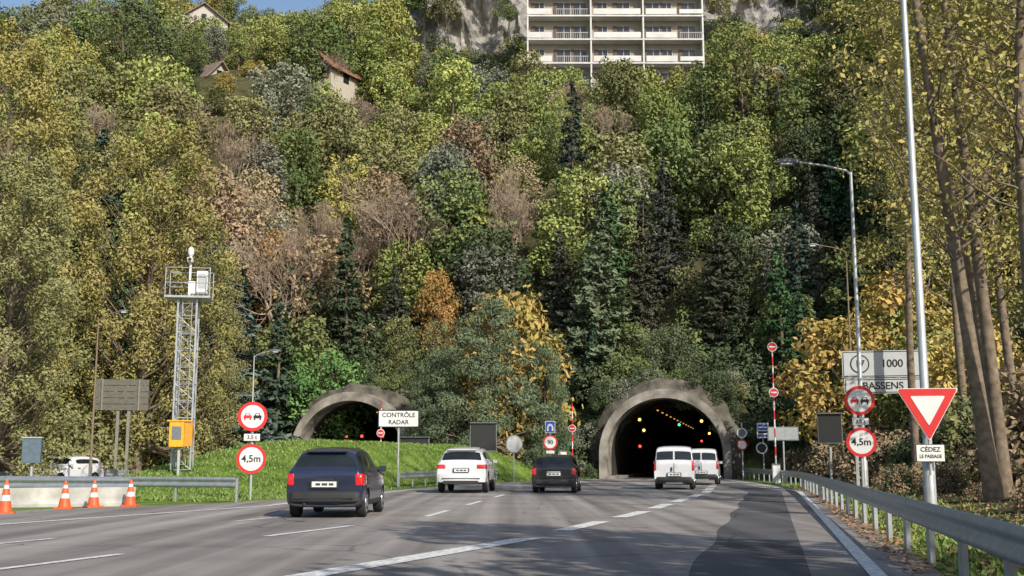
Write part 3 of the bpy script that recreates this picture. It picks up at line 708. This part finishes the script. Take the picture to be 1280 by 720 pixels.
BIG = [deciduous("big%d" % i, 100+i, 22, 5.4, base=.06, ncl=170, nleaf=46000, ls=.115, cr=(.11,.22), shape='tall', asp=.45, flat=1.0) for i in range(2)]

def inst(name, me, x, y, z, s, color, parent=None, rz=None, sz=None):
    o = bpy.data.objects.new(name, me); COL.objects.link(o); o.location = (x, y, z)
    o.rotation_euler = (random.uniform(-.04, .04), random.uniform(-.04, .04), random.uniform(0, 6.28) if rz is None else rz)
    o.scale = (s*random.uniform(.9, 1.1), s*random.uniform(.9, 1.1), sz or s); o.color = (*color, 1)
    if parent: o.parent = parent
    return o

# ------------------------------------------------------------------ lower vegetation in front of the buildings
def ps(v):
    t = (360-v)/1422.; return (0.152+t)/(1-0.152*t)
CORR = [(650,892,143,82),(505,648,172,70),(380,432,136,100),(222,254,136,114),(254,300,136,108),(212,262,186,36),(892,1120,190,40),(280,372,400,20),(372,462,400,4)]
def fit(x, y, z, h, r):
    u0, u1 = 640+1438*(x-r)/y, 640+1438*(x+r)/y; top = (z+h-1.2)/y
    for a, b_, ym, v in CORR:
        if y < ym and u1 > a and u0 < b_:
            lim = ps(v)
            if top > lim: h = (lim*y+1.2)-z; top = lim
    return max(h, 2.6)

G = dict(dark=(.055,.078,.035), mid=(.10,.13,.04), lime=(.18,.205,.05), olive=(.15,.15,.055), yel=(.25,.21,.045), orange=(.28,.14,.035), brown=(.21,.155,.085), con=(.042,.065,.035), grey=(.14,.15,.105))
forest = empty("hillside_forest")
rnd = random.Random(3)
cnt = 0
y = 44.0
while y < 262:
    step = 5.3 if y < 130 else (5.9 if y < 170 else 7.2)
    xm = .48*y+4; x = -xm
    while x < xm:
        px = x+rnd.uniform(-.45, .45)*step; py = y+rnd.uniform(-.45, .45)*step; x += step
        s_, t_ = st(px, py); z = hz(px, py)
        right = px > interp(RAILR, min(py, 76))+7 and t_ < 4
        left = px < interp(LCAR, min(py, 80))-9 and t_ < 4
        if not (t_ > 4 or (right and py > 46) or (left and py > 46)): continue
        lat = min(abs(s_), abs(s_-SL))
        if t_ < 7 and lat < 5: continue
        if abs(px-14) < 14 and 143 < py < 160: continue
        if -19 < px < 5 and 162 < py < 186: continue
        if 29 < px < 72 and 184 < py < 206: continue
        el = min(1, z/50)
        r_ = rnd.random()
        if el > .50:
            key = 'lime' if r_ < .32 else 'mid' if r_ < .50 else 'olive' if r_ < .72 else 'grey' if r_ < .84 else 'yel' if r_ < .90 else 'dark'
            kind = 'D' if r_ < .93 else 'B'
        elif el > .2:
            key = rnd.choice(['mid','olive','dark','mid','olive','grey','brown','lime','yel','brown'] if px < 8 else ['mid','olive','dark','mid','grey','lime','dark']); kind = 'D' if r_ < .68 else ('B' if r_ < (.82 if px < 8 else .74) else 'C')
        else:
            key = rnd.choice(['dark','dark','mid','dark','olive','dark']); kind = 'D' if r_ < .55 else 'C'
        if right and py < 90: key = rnd.choice(['yel','olive','lime','olive','dark']); kind = 'D'
        if left and py < 85: key = rnd.choice(['olive','mid','dark']); kind = 'D' if r_ < .7 else 'C'
        hh = rnd.uniform(8.0, 12.2)*(1.0 if el > .2 else .95)
        if t_ < 14 and lat < 7: hh = min(hh, 5.5)
        if rnd.random() < .08 and el > .2: hh *= 1.25
        hh = fit(px, py, z, hh, 3.0)
        c = G[key]; j = rnd.uniform(.8, 1.25); c = tuple(a*j*rnd.uniform(.94, 1.06) for a in c)
        if kind == 'C' and hh > 4: me = rnd.choice(CON); sc = hh/12*1.22; c = tuple(a*rnd.uniform(.85, 1.5) for a in G['con'])
        elif kind == 'B' and hh > 4: me = rnd.choice(BARE); sc = hh/10; c = G['brown']
        else: me = rnd.choice(DEC) if rnd.random() < .88 else rnd.choice(THIN); sc = hh/10
        random.seed(cnt)
        o = inst("tree", me, px, py, z-.3, sc, c, forest); cnt += 1
        if hh < 5: o.scale.x *= 1.7; o.scale.y *= 1.7
    y += step
shr = empty("hillside_shrubs"); k = 0
while k < 240:
    py = rnd.uniform(76, 106); px = rnd.uniform(-.44*py, .44*py); s_, t_ = st(px, py); lat = min(abs(s_), abs(s_-SL)); k += 1
    if t_ < 1.5 or (lat < 4.2 and t_ < 4.0): continue
    sc = rnd.uniform(.7, 1.7)
    if t_ < 5 and lat < 6: sc = min(sc, .8)
    inst("shrub", rnd.choice(SHR), px, py, hz(px, py)-.2, sc, G[rnd.choice(['dark','dark','mid','dark','olive'])], shr)
for s0 in (0, SL):   # growth over and beside the portals
    for k in range(54):
        a = rnd.uniform(.0, math.pi); r = rnd.uniform(4.85, 6.6); s_ = s0+r*math.cos(a); t_ = rnd.uniform(1.3, 4.0)
        px, py = wxy(s_, t_ + (0.5 if s0 else 0)); z = max(hz(px, py), 1.6+r*math.sin(a)-.9) if math.sin(a) > .25 else hz(px, py)
        inst("shrub", rnd.choice(SHR), px, py, z-.35, rnd.uniform(.35, .75), G[rnd.choice(['dark','mid','dark','dark','grey'])], shr)
rsh = empty("roadside_shrubs")
for k in range(170):
    py = rnd.uniform(9, 74); px = interp(RAILR, py)+rnd.uniform(2.6, 12)
    sc = rnd.uniform(.35, 1.0) if px < interp(RAILR, py)+5 else rnd.uniform(.6, 1.5)
    if abs(px-14.4) < 2.2 and 38 < py < 46: sc = .5
    if px < .38*py+1.0 and py < 46: sc = min(sc, .40)
    if py < 30: sc = rnd.uniform(.18, .36)
    inst("shrub", rnd.choice(SHR), px, py, hz(px, py)-.12, sc, G[rnd.choice(['olive','brown','brown','dark','brown'])], rsh)
for k in range(100):
    py = rnd.uniform(34, 80); px = interp(LCAR, py)-rnd.uniform(6, 22)
    inst("shrub", rnd.choice(SHR), px, py, hz(px, py)-.15, rnd.uniform(.6, 1.6), G[rnd.choice(['olive','mid','olive','dark','lime'])], rsh)
for k in range(36):
    px, py = wxy(SL-rnd.uniform(5.5, 14), rnd.uniform(-6, 3))
    inst("shrub", rnd.choice(SHR), px, py, hz(px, py)-.15, rnd.uniform(.3, .9), G[rnd.choice(['olive','mid','lime','dark'])], rsh)
for k in range(26):
    px, py = wxy(rnd.uniform(-16.5, -5.2), rnd.uniform(-1.5, 1.5))
    inst("shrub", rnd.choice(SHR), px, py, hz(px, py)-.15, rnd.uniform(.5, 1.1), G[rnd.choice(['olive','mid','dark','dark'])], rsh)

def T(name, me, x, y, h, href, col, w=1.0):
    o = inst(name, me, x, y, hz(x, y)-.3, h/href, col); o.scale = (h/href*w, h/href*w, h/href); return o
T("poplar_tree", BIG[0], -27.5, 60, 24, 22, (.22,.195,.05), 1.0)
T("poplar_tree", BIG[1], -21.6, 66, 21.5, 22, (.20,.18,.05), .95)
T("poplar_tree", BIG[1], -23.5, 52, 15.5, 22, (.18,.18,.065), 1.1)
T("poplar_tree", BIG[0], -31, 72, 23, 22, (.18,.17,.055))
T("poplar_tree", BIG[0], -19.5, 71, 15, 22, (.16,.155,.055), 1.0)
T("spruce_tree", CON[1], -20.2, 78, 17, 11, (.085,.12,.10), 1.15)
T("spruce_tree", CON[0], -17.2, 83, 13, 12, (.04,.065,.04), 1.1)
T("spruce_tree", CON[2], -13.4, 92, 15, 13, (.05,.07,.035))
T("deciduous_tree", DEC[2], -14.8, 86, 7.5, 9, (.08,.17,.04))
T("pine_tree", PINE[0], -1.4, 76.0, 11.5, 10, (.095,.125,.065), .88)
T("pine_tree", PINE[1], -5.0, 77.5, 8.5, 10, (.085,.115,.06), .8)
T("pine_tree", PINE[1], 2.4, 78.5, 9.2, 10, (.09,.125,.065), .78)
T("maple_tree", DEC[0], -0.6, 80, 13.6, 10, (.28,.20,.04), .8)
T("spruce_tree", CON[1], 6.6, 90, 15, 11, (.10,.13,.07), 1.05)
T("bare_tree", BARE[0], -19.5, 95, 16, 10.5, G['brown']); T("bare_tree", BARE[1], -10.4, 104, 17, 10.5, G['brown'])
T("bare_tree", BARE[0], 0.2, 103, 15, 10.5, G['brown'], .6); T("bare_tree", BARE[1], -24, 101, 15, 10.5, G['brown'], .9)
T("beech_tree", DEC[3], -15.5, 97, 12, 12, (.24,.17,.08), 1.0); T("beech_tree", DEC[1], -21.5, 99, 10, 11, (.26,.15,.05), .9)
T("maple_tree", DEC[1], -6.3, 98, 8.5, 11, (.25,.14,.03), .7)
T("linden_tree", DEC[0], -17.2, 150, 13.0, 10, (.20,.21,.045), 1.0)
T("linden_tree", DEC[2], 13.2, 139, 8.6, 9, (.16,.18,.05)); T("linden_tree", DEC[4], 18.5, 136, 8, 10, (.17,.18,.05))
T("maple_tree", DEC[3], 24, 72, 13, 12, (.30,.22,.04)); T("maple_tree", DEC[0], 20.5, 68, 10, 10, (.28,.20,.04))

def tall_tree(bx, by, tx, ty, H, r, seed, nleaf=5200):
    rng = np.random.default_rng(seed); mb = MB(); n = 12; P = []
    wob = rng.normal(size=2)*.22
    for i in range(n+1):
        t = i/n; P.append(np.array([(tx-bx)*t+math.sin(t*5+seed)*wob[0]*t*1.5, (ty-by)*t+math.sin(t*4)*wob[1], H*t-.3*(i == 0)]))
    mb.tube(P, [r*(1.25 if i == 0 else 1-.75*i/n) for i in range(n+1)], 12, 1, caps=False)
    C = []; R = []
    for k in range(44):
        t = rng.uniform(.30, 1.0); i = min(n-1, int(t*n)); p = P[i]*(1-(t*n-i))+P[i+1]*(t*n-i)
        a = rng.uniform(0, 6.28); L = rng.uniform(1.0, 3.0)*(1.2-.6*t); q = p+np.array([math.cos(a)*L, math.sin(a)*L, L*rng.uniform(.5, 1.1)])
        limb(mb, p, q, .05*(1.2-t), .012, rng, 4, 5, .04); C.append(q); R.append(rng.uniform(.5, 1.0))
        for _ in range(2):
            q2 = (p+q)/2+rng.normal(size=3)*.6; limb(mb, (p+q)/2, q2, .018, .006, rng, 2, 3); C.append(q2); R.append(rng.uniform(.3, .6))
    LV, tint = clumps(rng, np.array(C), np.array(R), nleaf, .08, asp=.6)
    o = bpy.data.objects.new("ash_tree", make_mesh("ash", mb, LV, tint)); COL.objects.link(o); o.location = (bx, by, hz(bx, by)); o.color = (.25,.22,.055, 1)
tall_tree(11.9, 28.5, 10.2, 28.5, 19, .21, 1, 3500); tall_tree(12.6, 29.5, 11.6, 30, 20, .19, 2, 4000); tall_tree(12.5, 27.5, 12.7, 27, 18, .23, 3, 3500)
tall_tree(14.2, 33, 12.0, 34, 20, .16, 4, 6000); tall_tree(14.8, 31, 15.6, 31, 19, .2, 5, 6000); tall_tree(17, 38, 16, 39, 19, .18, 6, 8000); tall_tree(15.5, 44, 15, 44, 20, .17, 8, 8000); tall_tree(19.5, 49, 19, 50, 21, .2, 9, 9000)
# roadside trees behind and beside the viewpoint
for i, (x, y, h) in enumerate([(8,-14,13),(6,-6,12),(7.5,-.5,12),(9.5,4.5,12),(4.5,-11,14),(-9,-13,14)]):
    T("deciduous_tree", DEC[i % 5], x, y, h, 10.3, G['olive'], .8)

# ------------------------------------------------------------------ grass and litter
def grass():
    rng = np.random.default_rng(5); P = []
    while len(P) < 26000:
        y = rng.uniform(36, 78); xl = interp(PAVL, y)-.2; xr = interp(LCAR, y)+4.6
        if xl <= xr: continue
        x = rng.uniform(xr, xl); P.append((x, y, hz(x, y)+.01))
    for _ in range(9000):
        y = rng.uniform(8, 60)**1.0; x = interp(PAVR, y)+.15+abs(rng.normal())*1.3; P.append((x, y, hz(x, y)+.01))
    for _ in range(6000):
        y = rng.uniform(34, 52); x = rng.uniform(-21, interp(PAVL, y)-.2)
        P.append((x, y, hz(x, y)+.01))
    P = np.array(P); n = len(P); a = rng.uniform(0, 6.28, n); w = rng.uniform(.015, .04, n); h = rng.uniform(.03, .12, n)
    dx = np.stack([np.cos(a)*w, np.sin(a)*w, np.zeros(n)], 1); up = np.stack([rng.normal(size=n)*.05, rng.normal(size=n)*.05, h], 1)
    V = np.stack([P-dx, P+dx, P+up+dx*.2, P+up-dx*.2], 1).reshape(-1, 3)
    me = make_mesh("grass", MB(), V, rng.uniform(0, 1, n)); o = bpy.data.objects.new("grass", me); COL.objects.link(o); o.color = (.12,.18,.035, 1)
grass()
def litter():
    rng = np.random.default_rng(6); P = []
    for _ in range(14000):
        y = rng.uniform(5, 50); x = interp(PAVR, y)-.4+abs(rng.normal())*2.2; P.append((x, y, hz(x, y)+.035))
    P = np.array(P); n = rng.normal(size=(len(P), 3))*.25+np.array([0, 0, 1]); n /= np.linalg.norm(n, axis=1)[:, None]
    me = make_mesh("fallen_leaves", MB(), quads(P, n, .045, rng), rng.uniform(0, 1, len(P))); o = bpy.data.objects.new("fallen_leaves", me); COL.objects.link(o); o.color = (.24,.14,.06, 1)
litter()

# ------------------------------------------------------------------ buildings and cliffs
def apartment():
    e = empty("apartment_building", (2.0, 145, 46.9)); W, D, S, n = 23.6, 11, 3.3, 7
    wall = mat("render_wall", (.34,.30,.26), .9, var=.12, scale=.6); par = mat("balcony_parapet", (.60,.59,.57), .8, var=.12, scale=.7)
    win = mat("window_glass", (.03,.035,.04), .1, spec=.5); shut = mat("shutter_brown", (.11,.07,.05), .7); fr = mat("window_frame", (.4,.4,.38), .5)
    b = MB(); b.box((W/2, D/2+1.6, S*n/2), (W-.3, D, S*n)); b.build("walls", [wall], parent=e)
    p = MB(); w = MB()
    p.box((W/2, D/2+.6, S*n+.15), (W+.4, D+2.6, .3))
    for k in range(n):
        z = S*k
        p.box((W/2, .9, z), (W, 1.8, .2))
        for x0, x1 in ((0.0, 3.3), (3.9, 8.2), (8.9, 15.2), (15.9, 20.0), (20.4, 23.6)):
            if (x0 == 3.9) or (x0 == 20.4 and k % 2): p.box(((x0+x1)/2, .04, z+.95), (x1-x0, .05, .05)); [p.box((x0+.1+.25*q, .04, z+.5), (.03,.03,.9)) for q in range(int((x1-x0)/.25))]
            else: p.box(((x0+x1)/2, .04, z+.6), (x1-x0, .12, .8 if x0 != 20.4 else .6))
        for x in (0.1, 8.55, 15.55, 23.5): p.box((x, .85, z+S/2), (.2, 1.6, S-.22))
        for i, x in enumerate((1.7, 5.0, 7.2, 10.2, 13.0, 17.0, 18.9, 21.8)):
            ww = 1.7 if i % 3 else 1.2
            w.box((x, 1.58, z+1.35), (ww, .12, 2.1), 0); w.box((x, 1.51, z+1.35), (.07, .06, 2.1), 2); w.box((x, 1.51, z+2.42), (ww+.1, .08, .08), 2)
            w.box((x-ww/2-.28, 1.53, z+1.35), (.5, .08, 2.1), 1); w.box((x+ww/2+.05, 1.51, z+1.35), (.07, .08, 2.1), 2)
    p.build("balconies_and_roof", [par], parent=e); w.build("windows", [win, shut, fr], parent=e)
apartment()
def house(name, x, y, z, w, d, h, rh, roofc, wallc, rz):
    e = empty(name, (x, y, z), rz); roof = mat("roof_tiles", roofc, .85, var=.25, scale=3); wall = mat("house_wall", wallc, .9, var=.08)
    b = MB(); b.box((0, 0, h/2-2), (w, d, h+4)); b.prism([(-w/2, h), (w/2, h), (0, h+rh)], -d/2, d/2); b.build("walls", [wall], parent=e)
    r = MB(); o = .6
    for s in (-1, 1):
        sl = rh/(w/2); xe = s*(w/2+o); ze = h-o*sl
        r.add([(0,-d/2-o,h+rh+.05),(xe,-d/2-o,ze+.05),(xe,d/2+o,ze+.05),(0,d/2+o,h+rh+.05),(0,-d/2-o,h+rh+.25),(xe,-d/2-o,ze+.25),(xe,d/2+o,ze+.25),(0,d/2+o,h+rh+.25)], [(0,1,2,3),(4,5,6,7),(0,1,5,4),(3,2,6,7),(1,2,6,5),(0,3,7,4)])
    r.box((w*.22, d*.1, h+rh*.9), (.6,.6,1.3)); r.build("roof", [roof], parent=e)
    g = MB()
    for s in (-1, 1):
        g.box((s*w*.22, -d/2-.02, h*.6), (1.1,.08,1.3), 0); g.box((s*(w*.22)+.8, -d/2-.03, h*.6), (.5,.08,1.35), 1); g.box((s*(w*.22)-.8, -d/2-.03, h*.6), (.5,.08,1.35), 1)
        g.box((s*(w/2+.02), 0, h*.6), (.08,1.1,1.3), 0)
    g.box((0,-d/2-.02,h+rh*.3),(.8,.08,.8),0)
    g.build("windows", [GLASS, mat("shutters", (.25,.12,.07), .7)], parent=e)
house("house", -22.8, 138, 47.2, 4.6, 6, 2.2, 2.1, (.25,.12,.08), (.42,.38,.32), -.5)
house("house", -38.8, 138, 45.3, 3.6, 6, 3.0, 2.0, (.20,.15,.12), (.40,.37,.32), .9)
house("house", -34.3, 138, 45.2, 5, 7, 2.0, 1.5, (.18,.15,.13), (.4,.37,.32), 1.2)
house("house", -53.5, 188, 70.5, 8, 8, 4.5, 3, (.20,.15,.12), (.45,.42,.38), .3)

ROCK = mat("cliff_rock", (.27,.255,.235), .95, var=.5, scale=.5, bump=1.0)
def cliff(x0, x1, y0, z0, z1, seed, dep=8):
    nx, nz = 110, 60; V = []; F = []
    for j in range(nz+1):
        for i in range(nx+1):
            u, w = i/nx, j/nz; x = x0+(x1-x0)*u; z = z0+(z1-z0)*w*(.85+.35*noise.noise(Vector((u*4, seed, 0))))
            p = Vector((x*.12, z*.10, seed)); d = noise.fractal(p, .9, 2.1, 6)*4.5+abs(noise.noise(Vector((x*.5, z*.15, seed))))*2.5
            yy = y0+w*dep+d+12*(abs(u-.5)*2)**6; V.append((x, yy, z))
    for j in range(nz):
        for i in range(nx): a = j*(nx+1)+i; F.append((a, a+1, a+nx+2, a+nx+1))
    b = len(V)
    V += [(x0+(x1-x0)*i/nx, y0+dep+40, V[nz*(nx+1)+i][2]) for i in range(nx+1)]
    for i in range(nx): a = nz*(nx+1)+i; F.append((a, a+1, b+i+1, b+i))
    me = bpy.data.meshes.new("rock_cliff"); me.from_pydata(V, [], F); me.materials.append(ROCK)
    o = bpy.data.objects.new("rock_cliff", me); COL.objects.link(o)
cliff(-19, 6, 166, 52, 84, 2.0); cliff(28, 76, 190, 60, 96, 5.0)
cs = empty("clifftop_shrubs")
for k in range(64):
    px = rnd.uniform(-19, 5) if k % 2 else rnd.uniform(28, 74); z = rnd.choice([rnd.uniform(58, 64), rnd.uniform(69, 77)]) if k % 2 else rnd.uniform(66, 84); py = (167 if k % 2 else 191)+rnd.uniform(-1, 4)
    inst("shrub", rnd.choice(SHR), px, py, z, rnd.uniform(.8, 2.0), G[rnd.choice(['dark','mid','olive'])], cs)

# ------------------------------------------------------------------ light, sky, camera
az = Vector((0.55, -0.83)); el = rad(34)
D = Vector((az.x*math.cos(el)/az.length, az.y*math.cos(el)/az.length, math.sin(el)))
sun = bpy.data.lights.new("sun", 'SUN'); sun.energy = 5.0; sun.angle = rad(.53); sun.color = (1, .93, .81)
so = bpy.data.objects.new("sun", sun); COL.objects.link(so); so.rotation_euler = D.to_track_quat('Z', 'Y').to_euler(); so.location = (30, -30, 40)
w = bpy.data.worlds.new("World"); scene.world = w; w.use_nodes = True; nt = w.node_tree
sk = nt.nodes.new("ShaderNodeTexSky"); sk.sky_type = 'NISHITA'; sk.sun_disc = False; sk.sun_elevation = el; sk.sun_rotation = math.atan2(D.x, D.y); sk.air_density = 1.0; sk.dust_density = 1.5
bg = nt.nodes["Background"]; bg.inputs["Strength"].default_value = 0.15; nt.links.new(sk.outputs[0], bg.inputs["Color"])
cam = bpy.data.cameras.new("camera"); cam.lens = 40; cam.sensor_width = 36; cam.clip_end = 5000; cam.clip_start = .1
co = bpy.data.objects.new("camera", cam); COL.objects.link(co); co.location = (0, 0, 1.2); co.rotation_euler = (rad(90+8.64), 0, 0)
scene.camera = co
scene.view_settings.view_transform = 'Standard'; scene.view_settings.look = 'None'; scene.view_settings.exposure = 0
print("trees", cnt)
